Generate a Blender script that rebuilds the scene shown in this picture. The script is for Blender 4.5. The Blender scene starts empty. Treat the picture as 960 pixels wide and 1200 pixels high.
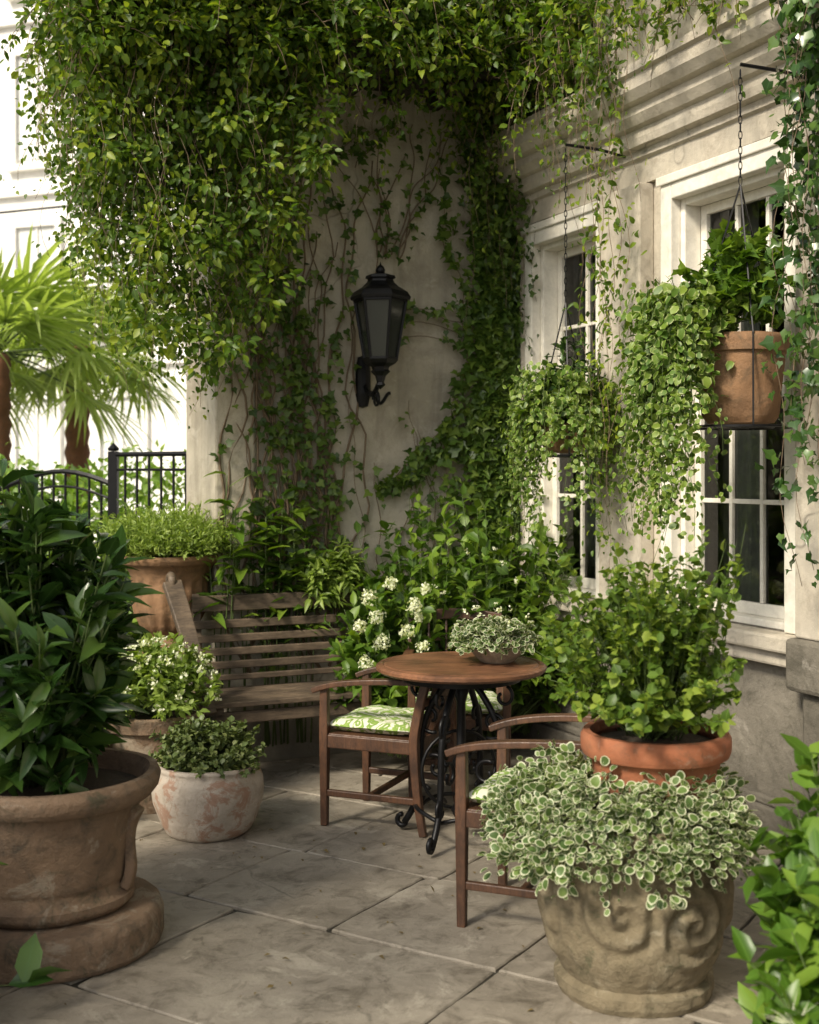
import bpy, math, random
import numpy as np
from mathutils import Vector, Matrix
rng=np.random.default_rng(7); random.seed(7)
U=lambda a,b,n=None: rng.uniform(a,b,n)
TH=math.radians(24.05); CS=math.cos(TH); SN=math.sin(TH)
C0=np.array([.62,7.5,0.])
def _v(a,b,c):
    a,b,c=np.broadcast_arrays(np.asarray(a,float),np.asarray(b,float),np.asarray(c,float)); return a,b,c
def RW(t,o,z):
    t,o,z=_v(t,o,z); return np.stack([C0[0]+SN*t-CS*o, C0[1]-CS*t-SN*o, z],-1)
def BW(s,o,z):
    s,o,z=_v(s,o,z); return np.stack([C0[0]-CS*s+SN*o, C0[1]-SN*s-CS*o, z],-1)
NB=np.array([SN,-CS,0.]); NR=np.array([-CS,-SN,0.]); EB=np.array([CS,SN,0.]); ER=np.array([SN,-CS,0.])
COL=bpy.context.scene.collection

# ---------------------------------------------------------------- materials
def newmat(name):
    m=bpy.data.materials.new(name); m.use_nodes=True; nt=m.node_tree
    return m,nt,nt.nodes['Principled BSDF'],nt.nodes['Material Output']
def N(nt,t,**k):
    n=nt.nodes.new(t)
    for a,b in k.items(): setattr(n,a,b)
    return n
def ramp(nt,fac,stops,interp='LINEAR'):
    r=N(nt,'ShaderNodeValToRGB'); r.color_ramp.interpolation=interp
    el=r.color_ramp.elements
    while len(el)<len(stops): el.new(.5)
    for e,(p,c) in zip(el,stops):
        e.position=p; e.color=(*c,1) if len(c)==3 else c
    nt.links.new(fac,r.inputs[0]); return r.outputs[0]
def noise(nt,vec,scale,detail=6,rough=.6,dist=0):
    n=N(nt,'ShaderNodeTexNoise'); n.inputs['Scale'].default_value=scale; n.inputs['Detail'].default_value=detail
    n.inputs['Roughness'].default_value=rough; n.inputs['Distortion'].default_value=dist
    nt.links.new(vec,n.inputs['Vector']); return n.outputs['Fac']
def mix(nt,f,a,b,mode='MIX'):
    m=N(nt,'ShaderNodeMix',data_type='RGBA',blend_type=mode)
    for i,v in ((0,f),(6,a),(7,b)):
        if isinstance(v,(int,float)): m.inputs[i].default_value=v
        elif isinstance(v,tuple): m.inputs[i].default_value=(*v,1)
        else: nt.links.new(v,m.inputs[i])
    return m.outputs[2]
def stone(name,c1,c2,c3,s1=1.2,s2=9,rough=.85,bump=.3,stain=(.06,.055,.045),st=.5,bscale=25,island=0,coord='Object',zdark=False,cracks=0,patch=None,patch2=None,streak=None):
    m,nt,b,o=newmat(name)
    tc=N(nt,'ShaderNodeTexCoord').outputs[coord]
    n1=noise(nt,tc,s1,5,.62,.4); n2=noise(nt,tc,s2,6,.7,.2); n3=noise(nt,tc,s1*2.7,6,.75,.8)
    ca=ramp(nt,n1,[(.3,c1),(.5,c2),(.72,c3)])
    cb=ramp(nt,n2,[(.3,tuple(x*.66 for x in c2)),(.65,tuple(min(1,x*1.16) for x in c2))])
    c=mix(nt,.42,ca,cb)
    sf=ramp(nt,n3,[(.5,(0,0,0)),(.7,(st,st,st))])
    c=mix(nt,sf,c,stain)
    for pt in (patch,patch2):
        if pt:
            n4=noise(nt,tc,pt[1],6,.72,.7); pf=ramp(nt,n4,[(pt[2],(0,0,0)),(pt[2]+.08,(pt[3],)*3)]); c=mix(nt,pf,c,pt[0])
    if streak:
        mp=N(nt,'ShaderNodeMapping'); mp.inputs['Scale'].default_value=(9,9,.7); nt.links.new(tc,mp.inputs[0])
        n5=noise(nt,mp.outputs[0],1.3,5,.65,.3); pf=ramp(nt,n5,[(.52,(0,0,0)),(.68,(streak,)*3)]); c=mix(nt,pf,c,tuple(x*.42 for x in c2))
    if zdark:  # colour gets darker towards the ground, broken up by noise
        sx=N(nt,'ShaderNodeSeparateXYZ'); g=N(nt,'ShaderNodeNewGeometry'); nt.links.new(g.outputs['Position'],sx.inputs[0])
        ad=N(nt,'ShaderNodeMath',operation='ADD'); nt.links.new(sx.outputs['Z'],ad.inputs[0]); nt.links.new(n1,ad.inputs[1])
        zf=ramp(nt,ad.outputs[0],[(.55,(.75,.75,.75)),(1.0,(0,0,0))])
        c=mix(nt,zf,c,tuple(x*.35 for x in c2))
    if island:
        g=N(nt,'ShaderNodeNewGeometry'); r=ramp(nt,g.outputs['Random Per Island'],[(0,(1-island,1-island*1.08,1-island*1.2)),(1,(1+island*.5,)*3)])
        c=mix(nt,1.,c,r,'MULTIPLY')
    h=noise(nt,tc,bscale,8,.7)
    if cracks:
        v=N(nt,'ShaderNodeTexVoronoi',feature='DISTANCE_TO_EDGE'); v.inputs['Scale'].default_value=cracks
        dm=N(nt,'ShaderNodeMix',data_type='RGBA'); dm.inputs[0].default_value=.25
        nn=N(nt,'ShaderNodeTexNoise'); nn.inputs['Scale'].default_value=4; nt.links.new(tc,nn.inputs['Vector'])
        nt.links.new(tc,dm.inputs[6]); nt.links.new(nn.outputs['Color'],dm.inputs[7]); nt.links.new(dm.outputs[2],v.inputs['Vector'])
        cf=ramp(nt,v.outputs['Distance'],[(0,(.55,.55,.55)),(.008,(0,0,0))]); 
        msk=mix(nt,1.,cf,ramp(nt,n1,[(.5,(0,0,0)),(.6,(1,1,1))]),'MULTIPLY')
        c=mix(nt,msk,c,(.05,.045,.035))
    nt.links.new(c,b.inputs['Base Color'])
    bp=N(nt,'ShaderNodeBump'); bp.inputs['Strength'].default_value=bump; bp.inputs['Distance'].default_value=.02
    ms=N(nt,'ShaderNodeMath',operation='ADD'); nt.links.new(h,ms.inputs[0]); nt.links.new(n1,ms.inputs[1])
    nt.links.new(ms.outputs[0],bp.inputs['Height']); nt.links.new(bp.outputs[0],b.inputs['Normal'])
    rr=ramp(nt,n2,[(.3,(rough-.12,)*3),(.7,(min(1,rough+.1),)*3)]); nt.links.new(rr,b.inputs['Roughness'])
    return m
def wood(name,c1,c2,rough=.5,sc=(6,6,1.2),scale=8):
    m,nt,b,o=newmat(name)
    tc=N(nt,'ShaderNodeTexCoord').outputs['Object']
    mp=N(nt,'ShaderNodeMapping'); mp.inputs['Scale'].default_value=sc; nt.links.new(tc,mp.inputs[0])
    n1=noise(nt,mp.outputs[0],scale,8,.7,1.2); n2=noise(nt,tc,5,6,.65)
    c=ramp(nt,n1,[(.3,c1),(.7,c2)]); d=ramp(nt,n2,[(.35,(.45,.45,.45)),(.65,(1.2,1.2,1.2))])
    c=mix(nt,1.,c,d,'MULTIPLY'); nt.links.new(c,b.inputs['Base Color'])
    nt.links.new(ramp(nt,n1,[(.3,(rough+.2,)*3),(.7,(rough-.1,)*3)]),b.inputs['Roughness'])
    bp=N(nt,'ShaderNodeBump'); bp.inputs['Strength'].default_value=.35; bp.inputs['Distance'].default_value=.004
    nt.links.new(n1,bp.inputs['Height']); nt.links.new(bp.outputs[0],b.inputs['Normal'])
    return m
def leafmat(name,c1,c2,c3=None,trans=.3,rough=.45,var=None,vth=(.35,.6),spec=.4):
    m,nt,b,o=newmat(name)
    g=N(nt,'ShaderNodeNewGeometry'); tc=N(nt,'ShaderNodeTexCoord').outputs['Object']
    n1=noise(nt,tc,2.2,2,.5)
    ad=N(nt,'ShaderNodeMath',operation='MULTIPLY_ADD'); nt.links.new(g.outputs['Random Per Island'],ad.inputs[0]); ad.inputs[1].default_value=.6
    mm=N(nt,'ShaderNodeMath',operation='MULTIPLY'); nt.links.new(n1,mm.inputs[0]); mm.inputs[1].default_value=.55
    nt.links.new(mm.outputs[0],ad.inputs[2])
    st=[(.12,c1),(.60,c2)]
    if c3: st.append((.84,c3))
    c=ramp(nt,ad.outputs[0],st)
    at=N(nt,'ShaderNodeAttribute',attribute_name='edge')
    if var:
        n2=noise(nt,tc,45,2,.5); s=N(nt,'ShaderNodeMath',operation='MULTIPLY_ADD'); nt.links.new(n2,s.inputs[0]); s.inputs[1].default_value=.7
        nt.links.new(at.outputs['Fac'],s.inputs[2])
        sm=N(nt,'ShaderNodeMath',operation='MULTIPLY'); nt.links.new(s.outputs[0],sm.inputs[0]); sm.inputs[1].default_value=.5
        f=ramp(nt,sm.outputs[0],[((vth[0]+.35)/2,(0,0,0)),((vth[1]+.35)/2,(1,1,1))]); c=mix(nt,f,c,var)
    else:
        f=ramp(nt,at.outputs['Fac'],[(0,(.35,.35,.35)),(.16,(0,0,0))]); c=mix(nt,f,c,tuple(min(1,x*1.7+.02) for x in c2))
    nt.links.new(c,b.inputs['Base Color']); b.inputs['Roughness'].default_value=rough; b.inputs['Specular IOR Level'].default_value=spec
    t=N(nt,'ShaderNodeBsdfTranslucent'); ct=mix(nt,1.,c,(1.6,1.7,.6),'MULTIPLY'); nt.links.new(ct,t.inputs[0])
    ms=N(nt,'ShaderNodeMixShader'); ms.inputs[0].default_value=trans
    nt.links.new(b.outputs[0],ms.inputs[1]); nt.links.new(t.outputs[0],ms.inputs[2]); nt.links.new(ms.outputs[0],o.inputs[0])
    return m
def plain(name,c,rough=.5,metal=0,spec=.5,var=.15,scale=20,bump=.15):
    m,nt,b,o=newmat(name); tc=N(nt,'ShaderNodeTexCoord').outputs['Object']
    n=noise(nt,tc,scale,6,.65); cc=ramp(nt,n,[(.3,tuple(x*(1-var) for x in c)),(.7,tuple(min(1,x*(1+var)) for x in c))])
    nt.links.new(cc,b.inputs['Base Color']); b.inputs['Roughness'].default_value=rough; b.inputs['Metallic'].default_value=metal
    b.inputs['Specular IOR Level'].default_value=spec
    bp=N(nt,'ShaderNodeBump'); bp.inputs['Strength'].default_value=bump; bp.inputs['Distance'].default_value=.004
    nt.links.new(n,bp.inputs['Height']); nt.links.new(bp.outputs[0],b.inputs['Normal'])
    return m

M_plaster=stone('aged_plaster',(.27,.235,.17),(.45,.405,.32),(.57,.52,.425),s1=1.4,s2=6,bump=.7,st=.5,stain=(.2,.165,.115),zdark=True,cracks=1.3,bscale=12,patch=((.58,.53,.44),2.4,.56,.5),patch2=((.25,.21,.15),9,.6,.4),streak=.35)
M_facade=stone('limestone_facade',(.39,.34,.265),(.53,.475,.385),(.63,.575,.485),s1=1.6,s2=10,bump=.4,st=.55,stain=(.24,.195,.145),cracks=1.1,patch=((.30,.25,.19),5,.58,.45),streak=.3)
M_base=stone('base_stone',(.09,.08,.06),(.19,.17,.135),(.3,.27,.22),s1=2,s2=8,bump=.6,st=.7,stain=(.05,.045,.03),zdark=True,cracks=2.5,patch=((.36,.33,.28),4,.6,.6))
M_white=stone('cream_paint',(.66,.62,.53),(.76,.72,.63),(.82,.79,.71),s1=3,s2=20,rough=.6,bump=.08,st=.3,stain=(.42,.37,.28))
M_pave=stone('flagstone',(.14,.12,.09),(.285,.25,.20),(.42,.375,.30),s1=2.6,s2=13,rough=.62,bump=.35,st=.8,stain=(.085,.07,.048),island=.25,bscale=26,cracks=.9,patch=((.44,.395,.32),3.3,.56,.65),patch2=((.095,.08,.058),8,.6,.6))
M_soil=stone('soil',(.03,.02,.012),(.05,.035,.022),(.07,.05,.03),s1=8,s2=30,bump=.8,bscale=60)
M_ground=stone('ground_earth',(.16,.15,.12),(.2,.19,.15),(.25,.24,.2),s1=.6,s2=5)
M_terra_old=stone('aged_terracotta',(.12,.075,.043),(.22,.145,.09),(.31,.215,.14),s1=3.5,s2=14,bump=.7,st=.85,stain=(.065,.055,.038),bscale=35,patch=((.36,.31,.235),6,.55,.6),patch2=((.065,.065,.035),8,.57,.65))
M_hang=stone('basket_terracotta',(.16,.085,.04),(.27,.15,.075),(.34,.21,.12),s1=4,s2=16,bump=.5,st=.7,stain=(.08,.06,.035),patch2=((.07,.065,.035),9,.6,.5))
M_terra=stone('terracotta',(.24,.08,.035),(.32,.11,.05),(.38,.16,.08),s1=4,s2=20,bump=.3,st=.55,stain=(.15,.085,.05),patch=((.40,.28,.2),7,.57,.5),patch2=((.11,.07,.04),9,.58,.5))
M_carved=stone('carved_sandstone',(.10,.08,.045),(.21,.17,.105),(.32,.27,.18),s1=4,s2=18,bump=.8,st=.75,stain=(.07,.06,.033),bscale=30,patch=((.38,.34,.25),6,.58,.5),patch2=((.06,.065,.03),8,.58,.65))
M_whitepot=stone('lime_washed_clay',(.36,.30,.23),(.50,.43,.35),(.58,.52,.44),s1=6,s2=14,bump=.5,st=.5,stain=(.26,.2,.14),bscale=35,patch=((.33,.16,.09),10,.5,.7))
M_greystone=stone('grey_stone_bowl',(.17,.13,.09),(.28,.225,.165),(.38,.32,.25),s1=12,s2=40,rough=.92,bump=.5,bscale=60,patch=((.12,.1,.06),20,.55,.5))
M_bg=stone('pale_stucco',(.78,.76,.7),(.83,.81,.76),(.86,.84,.79),s1=.5,s2=3,bump=.05,st=.1,stain=(.6,.58,.52))
M_bench=wood('weathered_bench_wood',(.06,.042,.028),(.18,.13,.085),.6,(1.2,6,6))
M_chair=wood('chair_wood',(.045,.02,.010),(.14,.066,.034),.42,(6,6,1.5))
M_table=wood('table_wood',(.11,.048,.024),(.26,.12,.06),.38,(1.2,14,14),4)
M_iron=plain('black_iron',(.012,.012,.013),.42,.6)
M_darkwood=wood('dark_soffit',(.02,.017,.013),(.05,.04,.03),.7)
M_stem=plain('vine_stem',(.17,.12,.075),.8)
M_stemg=plain('green_stem',(.08,.12,.03),.7)
M_bark=stone('palm_bark',(.13,.055,.022),(.24,.10,.05),(.28,.14,.08),s1=6,s2=20,bump=.8)
M_curtain=plain('curtain_fabric',(.42,.41,.37),.9)
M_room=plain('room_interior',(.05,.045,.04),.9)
M_glass,nt,b,o=newmat('window_glass')
gl=N(nt,'ShaderNodeBsdfGlossy'); gl.inputs['Roughness'].default_value=.03; tr=N(nt,'ShaderNodeBsdfTransparent'); tr.inputs[0].default_value=(.5,.53,.5,1)
fr=N(nt,'ShaderNodeFresnel'); fr.inputs[0].default_value=1.6; ms=N(nt,'ShaderNodeMixShader')
nt.links.new(fr.outputs[0],ms.inputs[0]); nt.links.new(tr.outputs[0],ms.inputs[1]); nt.links.new(gl.outputs[0],ms.inputs[2]); nt.links.new(ms.outputs[0],o.inputs[0])
M_lampglass,nt,b,o=newmat('lantern_glass'); b.inputs['Base Color'].default_value=(.03,.033,.028,1); b.inputs['Roughness'].default_value=.12
M_cush,nt,b,o=newmat('leaf_print_fabric'); tc=N(nt,'ShaderNodeTexCoord').outputs['Object']
nn=noise(nt,tc,13,1.5,.5,2.0); cc=ramp(nt,nn,[(.0,(.66,.66,.52)),(.44,(.66,.66,.52)),(.47,(.17,.28,.05)),(.60,(.26,.37,.08)),(.63,(.66,.66,.52))])
nt.links.new(cc,b.inputs['Base Color']); b.inputs['Roughness'].default_value=.9
L_vine=leafmat('vine_leaf',(.025,.06,.007),(.09,.16,.014),(.25,.31,.03),trans=.42)
L_ivy=leafmat('ivy_leaf',(.022,.05,.008),(.065,.12,.016),(.14,.205,.03),trans=.25,rough=.38)
L_dark=leafmat('dark_glossy_leaf',(.012,.034,.008),(.033,.078,.014),(.085,.15,.028),trans=.14,rough=.26,spec=.5)
L_shrub=leafmat('shrub_leaf',(.03,.07,.008),(.085,.16,.016),(.18,.27,.03),trans=.3)
L_box=leafmat('boxwood_leaf',(.035,.075,.010),(.10,.17,.02),(.24,.31,.045),trans=.3)
L_grass=leafmat('fine_grass_leaf',(.10,.16,.03),(.2,.28,.05),(.3,.38,.09),trans=.35)
L_varg=leafmat('variegated_leaf',(.05,.11,.012),(.11,.19,.025),(.2,.28,.04),trans=.28,var=(.40,.45,.18),vth=(.6,1.0))
L_varw=leafmat('white_variegated_leaf',(.045,.085,.022),(.09,.15,.04),(.15,.22,.06),trans=.2,var=(.58,.59,.42),vth=(.52,.82))
L_bright=leafmat('bright_leaf',(.03,.075,.008),(.08,.165,.018),(.17,.27,.035),trans=.32,rough=.35)
L_hedge=leafmat('hedge_leaf',(.08,.15,.02),(.17,.28,.04),(.27,.38,.07),trans=.4,rough=.4)
L_sage=leafmat('grey_green_leaf',(.055,.085,.025),(.11,.15,.045),(.17,.2,.065),trans=.2)
L_palm=leafmat('palm_leaf',(.2,.26,.08),(.32,.4,.13),(.42,.5,.2),trans=.45)
L_flower=leafmat('white_petal',(.55,.58,.40),(.68,.7,.52),(.75,.76,.62),trans=.25)

# ---------------------------------------------------------------- mesh helpers
def empty(name,loc=(0,0,0),rz=0,parent=None):
    e=bpy.data.objects.new(name,None); e.location=loc; e.rotation_euler=(0,0,rz); e.empty_display_size=.1
    COL.objects.link(e); e.parent=parent; return e
class MB:
    def __init__(s): s.v=[]; s.f=[]; s.n=0
    def add(s,v,f):
        v=np.asarray(v,float); s.v.append(v); s.f+= [tuple(i+s.n for i in q) for q in f]; s.n+=len(v); return s
    def box(s,x0,x1,y0,y1,z0,z1):
        v=np.array([[x,y,z] for z in (z0,z1) for y in (y0,y1) for x in (x0,x1)],float)
        return s.add(v,[(0,2,3,1),(4,5,7,6),(0,1,5,4),(2,6,7,3),(0,4,6,2),(1,3,7,5)])
    def beam(s,a,b,w,h,up=(0,0,1)):
        a=np.array(a,float); b=np.array(b,float); d=b-a; L=np.linalg.norm(d); d/=L
        up=np.array(up,float); 
        if abs(d@up)>.95: up=np.array([0,1.,0]) if abs(d[1])<.9 else np.array([1.,0,0])
        x=np.cross(d,up); x/=np.linalg.norm(x); z=np.cross(x,d)
        v=[a+t*d*L+i*x*w/2+j*z*h/2 for t in (0,1) for j in (-1,1) for i in (-1,1)]
        return s.add(v,[(0,2,3,1),(4,5,7,6),(0,1,5,4),(2,6,7,3),(0,4,6,2),(1,3,7,5)])
    def sweep(s,pts,w,h,up=(0,0,1)):
        pts=np.asarray(pts,float); n=len(pts); T=np.gradient(pts,axis=0); T/=np.linalg.norm(T,axis=1)[:,None]; up=np.array(up,float); V=[]
        for i in range(n):
            x=np.cross(T[i],up); x/=np.linalg.norm(x); z=np.cross(x,T[i]); ww=w[i] if np.ndim(w) else w; hh=h[i] if np.ndim(h) else h
            for a,b in ((-1,-1),(1,-1),(1,1),(-1,1)): V.append(pts[i]+a*x*ww/2+b*z*hh/2)
        f=[(i*4+k,i*4+(k+1)%4,i*4+4+(k+1)%4,i*4+4+k) for i in range(n-1) for k in range(4)]+[(3,2,1,0),(n*4-4,n*4-3,n*4-2,n*4-1)]
        return s.add(V,f)
    def lathe(s,prof,seg=48,c=(0,0,0),disp=None,cap=True,sub=1,rot0=0):
        pr=[]
        for i in range(len(prof)-1):
            for k in range(sub): 
                t=k/sub; pr.append((prof[i][0]*(1-t)+prof[i+1][0]*t, prof[i][1]*(1-t)+prof[i+1][1]*t))
        pr.append(prof[-1]); v=[]
        for r,z in pr:
            for k in range(seg):
                a=2*math.pi*k/seg+rot0; rr=r+(disp(a,z,r) if disp else 0); v.append((c[0]+rr*math.cos(a),c[1]+rr*math.sin(a),c[2]+z))
        f=[]
        for i in range(len(pr)-1):
            for k in range(seg):
                k2=(k+1)%seg; f.append((i*seg+k,i*seg+k2,(i+1)*seg+k2,(i+1)*seg+k))
        if cap: f.append(tuple(range(seg))[::-1]); f.append(tuple((len(pr)-1)*seg+k for k in range(seg)))
        return s.add(v,f)
    def tube(s,pts,r,seg=6):
        pts=np.asarray(pts,float); n=len(pts); rr=np.broadcast_to(np.asarray(r,float),(n,)) if np.ndim(r)==0 else np.asarray(r)
        T=np.gradient(pts,axis=0); T/=np.linalg.norm(T,axis=1)[:,None]+1e-9
        up=np.array([0,0,1.]) if abs(T[0,2])<.8 else np.array([0,1.,0]); X=[]
        x=np.cross(up,T[0])
        for i in range(n):
            x=x-(x@T[i])*T[i]; x/=np.linalg.norm(x)+1e-9; X.append(x.copy())
        X=np.array(X); Y=np.cross(T,X); a=np.arange(seg)*2*math.pi/seg
        v=pts[:,None,:]+rr[:,None,None]*(np.cos(a)[None,:,None]*X[:,None,:]+np.sin(a)[None,:,None]*Y[:,None,:])
        f=[(i*seg+k,i*seg+(k+1)%seg,(i+1)*seg+(k+1)%seg,(i+1)*seg+k) for i in range(n-1) for k in range(seg)]
        f.append(tuple(range(seg))[::-1]); f.append(tuple((n-1)*seg+k for k in range(seg)))
        return s.add(v.reshape(-1,3),f)
    def obj(s,name,mat,parent=None,smooth=False,bevel=0,auto=None):
        me=bpy.data.meshes.new(name); me.from_pydata(np.concatenate(s.v).tolist(),[],s.f); me.update()
        me.materials.append(mat); ob=bpy.data.objects.new(name,me); COL.objects.link(ob); ob.parent=parent
        if smooth:
            me.shade_smooth()
            if auto:
                try: me.set_sharp_from_angle(angle=math.radians(auto))
                except Exception: pass
        if bevel:
            b=ob.modifiers.new('bevel','BEVEL'); b.width=bevel; b.segments=2; b.limit_method='ANGLE'
        return ob

def tmpl(rows,fold=.25,curl=.15):
    v=[];e=[];f=[]; L=[];Rr=[];Mm=[]
    for y,w in rows:
        z=-curl*y*y
        Mm.append(len(v)); v.append((0,y,z)); e.append(0)
        if w>0:
            L.append(len(v)); v.append((-w,y,z+fold*w)); e.append(1)
            Rr.append(len(v)); v.append((w,y,z+fold*w)); e.append(1)
        else: L.append(None); Rr.append(None)
    for i in range(len(rows)-1):
        for S,flip in ((L,1),(Rr,0)):
            q=[Mm[i],Mm[i+1],S[i+1],S[i]]; q=[a for a in q if a is not None]
            if not flip: q=q[::-1]
            f.append(tuple(q))
    return np.array(v),f,np.array(e,float)
T_small=tmpl([(0,0),(.45,.3),(1,0)],.3,.15)
T_ov=tmpl([(0,0),(.3,.27),(.65,.25),(1,0)],.3,.2)
T_round=tmpl([(0,0),(.3,.36),(.7,.36),(1,0)],.22,.2)
T_long=tmpl([(0,0),(.25,.13),(.55,.16),(.82,.09),(1,0)],.35,.35)
T_blade=tmpl([(0,.02),(.5,.03),(1,0)],.2,.5)
T_petal=tmpl([(0,0),(.55,.42),(1,0.1)],.1,.1)
_iv=np.array([(0,0,0),(0,.45,0),(0,1,-.16),(-.3,-.13,.02),(-.48,.3,.06),(-.2,.55,.06),(.3,-.13,.02),(.48,.3,.06),(.2,.55,.06)])
T_ivy=(_iv,[(0,1,4,3),(1,2,5,4),(1,0,6,7),(2,1,7,8)],np.array([0,0,0,1,1,1,1,1,1.]))
# rounded leaf with an inner ring, so the cream edge follows the whole outline
def ringleaf():
    v=[(0,.5,0)];e=[0.];n=10
    for ring,(k,ed) in enumerate(((.58,.25),(1.,1.))):
        for i in range(n):
            a=2*math.pi*i/n; x=math.sin(a)*.40*k*(1+.06*math.sin(3*a)); y=.5-math.cos(a)*.5*k
            v.append((x,y,.14*abs(x)-.16*y*y)); e.append(ed)
    f=[(0,1+i,1+(i+1)%n) for i in range(n)]+[(1+i,11+i,11+(i+1)%n,1+(i+1)%n) for i in range(n)]
    return np.array(v),f,np.array(e)
T_ring=ringleaf()

def nrm(a): return a/(np.linalg.norm(a,axis=-1,keepdims=True)+1e-9)
class Fol:
    def __init__(s): s.P=[];s.D=[];s.N=[];s.S=[];s.sb=MB()
    def add(s,P,D,Nn,S): s.P.append(P);s.D.append(D);s.N.append(Nn);s.S.append(np.broadcast_to(S,(len(P),)))
    def stem(s,pts,r0,r1=None,seg=3):
        s.sb.tube(pts,np.linspace(r0,r1 if r1 is not None else r0*.4,len(pts)),seg)
    def build(s,name,T,mat,stemmat=None,parent=None):
        P=np.concatenate(s.P);D=nrm(np.concatenate(s.D));Z=np.concatenate(s.N);S=np.concatenate(s.S)
        Z=nrm(Z-(Z*D).sum(1)[:,None]*D); X=np.cross(D,Z); tv,tf,te=T; n=len(P);k=len(tv)
        wj=rng.uniform(.8,1.2,n)
        V=P[:,None,:]+S[:,None,None]*(tv[None,:,0:1]*X[:,None,:]*wj[:,None,None]+tv[None,:,1:2]*D[:,None,:]+tv[None,:,2:3]*Z[:,None,:]*rng.uniform(.3,2.2,n)[:,None,None])
        V=V.reshape(-1,3); off=np.arange(n)*k
        cnts=np.array([len(q) for q in tf]); flat=np.concatenate([np.array(q) for q in tf])
        loops=(off[:,None]+flat[None,:]).reshape(-1); counts=np.tile(cnts,n); edge=np.tile(te,n); mi=np.zeros(len(counts),np.int32)
        if s.sb.n and stemmat:
            sv=np.concatenate(s.sb.v); sc=np.array([len(q) for q in s.sb.f]); sl=np.array([i for q in s.sb.f for i in q])+len(V)
            V=np.concatenate([V,sv]); loops=np.concatenate([loops,sl]); counts=np.concatenate([counts,sc]); edge=np.concatenate([edge,np.zeros(len(sv))])
            mi=np.concatenate([mi,np.ones(len(sc),np.int32)])
        me=bpy.data.meshes.new(name); me.vertices.add(len(V)); me.vertices.foreach_set('co',V.astype(np.float32).ravel())
        me.loops.add(len(loops)); me.loops.foreach_set('vertex_index',loops.astype(np.int32))
        me.polygons.add(len(counts)); st=np.concatenate([[0],np.cumsum(counts)[:-1]]).astype(np.int32)
        me.polygons.foreach_set('loop_start',st); me.polygons.foreach_set('material_index',mi)
        me.polygons.foreach_set('use_smooth',np.ones(len(counts),bool))
        me.materials.append(mat); 
        if stemmat: me.materials.append(stemmat)
        me.update(calc_edges=True); a=me.attributes.new('edge','FLOAT','POINT'); a.data.foreach_set('value',edge.astype(np.float32))
        me.validate()
        ob=bpy.data.objects.new(name,me); COL.objects.link(ob); ob.parent=parent
        return ob

def lump(d,seed,amp=.25):
    r=np.random.default_rng(seed); o=np.zeros(len(d))
    for k in range(5):
        w=r.normal(size=3)*(2+k*1.2); o+=np.sin(d@w+r.uniform(0,6))/(1+k*.5)
    return 1+amp*o/2
def bush(F,c,rad,ntw,nlv,ls,zmin=-.1,origin=None,up=.3,droop=0.,inner=.35,seed=1,amp=.25,spread=1.,stem_r=.003,lsv=.35,tilt=1.):
    c=np.array(c,float); rad=np.array(rad,float)
    d=nrm(rng.normal(size=(ntw*4,3))); d=d[d[:,2]>zmin][:ntw]
    R=lump(d,seed,amp)*U(.72,1.08,len(d)); 
    for i in range(len(d)):
        end=c+rad*d[i]*R[i]; st=(np.array(origin)+rng.normal(size=3)*.03*np.array([1,1,.2])) if origin is not None else c+rad*d[i]*.05
        mid=(st+end)/2+rad*np.array([d[i,0]*.1,d[i,1]*.1,.18])*U(.3,1.3)
        t=np.linspace(0,1,6)[:,None]; pts=(1-t)**2*st+2*t*(1-t)*mid+t*t*end; pts[:,2]-=droop*(t[:,0]**2)*U(.3,1.2)
        F.stem(pts,stem_r,stem_r*.4)
        tt=np.sort(U(inner,1.0,nlv))**.85; tt=tt[:,None]
        P=(1-tt)**2*st+2*tt*(1-tt)*mid+tt*tt*end; P[:,2]-=droop*(tt[:,0]**2)
        tan=nrm(2*(1-tt)*(mid-st)+2*tt*(end-mid)); rr=nrm(rng.normal(size=(nlv,3)))
        D=tan*.6+rr*spread+np.array([0,0,up]); Nn=np.array([0,0,1.])*tilt+d[i]*.5+rng.normal(size=(nlv,3))*.45
        F.add(P,D,Nn,ls*U(1-lsv,1+lsv,nlv))
def strand(F,p0,L,ls,den,out=(0,0,0),sway=.06,stem_r=.002,outd=.7,jit=.02,lean=None,curl=0.):
    n=max(4,int(L/.08)); t=np.linspace(0,1,n); p0=np.array(p0,float)
    ph=U(0,6,4); pts=np.stack([p0[0]+sway*(np.sin(t*L*3+ph[0])-math.sin(ph[0]))*.6+sway*.4*np.sin(t*L*9+ph[1]),p0[1]+sway*(np.sin(t*L*2.6+ph[2])-math.sin(ph[2]))*.6,p0[2]-t*L],-1)
    if lean is not None: pts+=t[:,None]*np.array(lean)[None]
    F.stem(pts,stem_r,stem_r*.6)
    m=max(3,int(L*den)); tt=U(0,1,m); P=np.stack([np.interp(tt,t,pts[:,k]) for k in range(3)],-1)+rng.normal(size=(m,3))*jit
    o=np.array(out,float); r=rng.normal(size=(m,3))
    D=np.array([0,0,-.7])+o*.35+r*outd; Nn=o*1.0+np.array([0,0,.5])+rng.normal(size=(m,3))*.55
    F.add(P,D,Nn,ls*U(.6,1.3,m)*(1-.35*tt))

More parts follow.
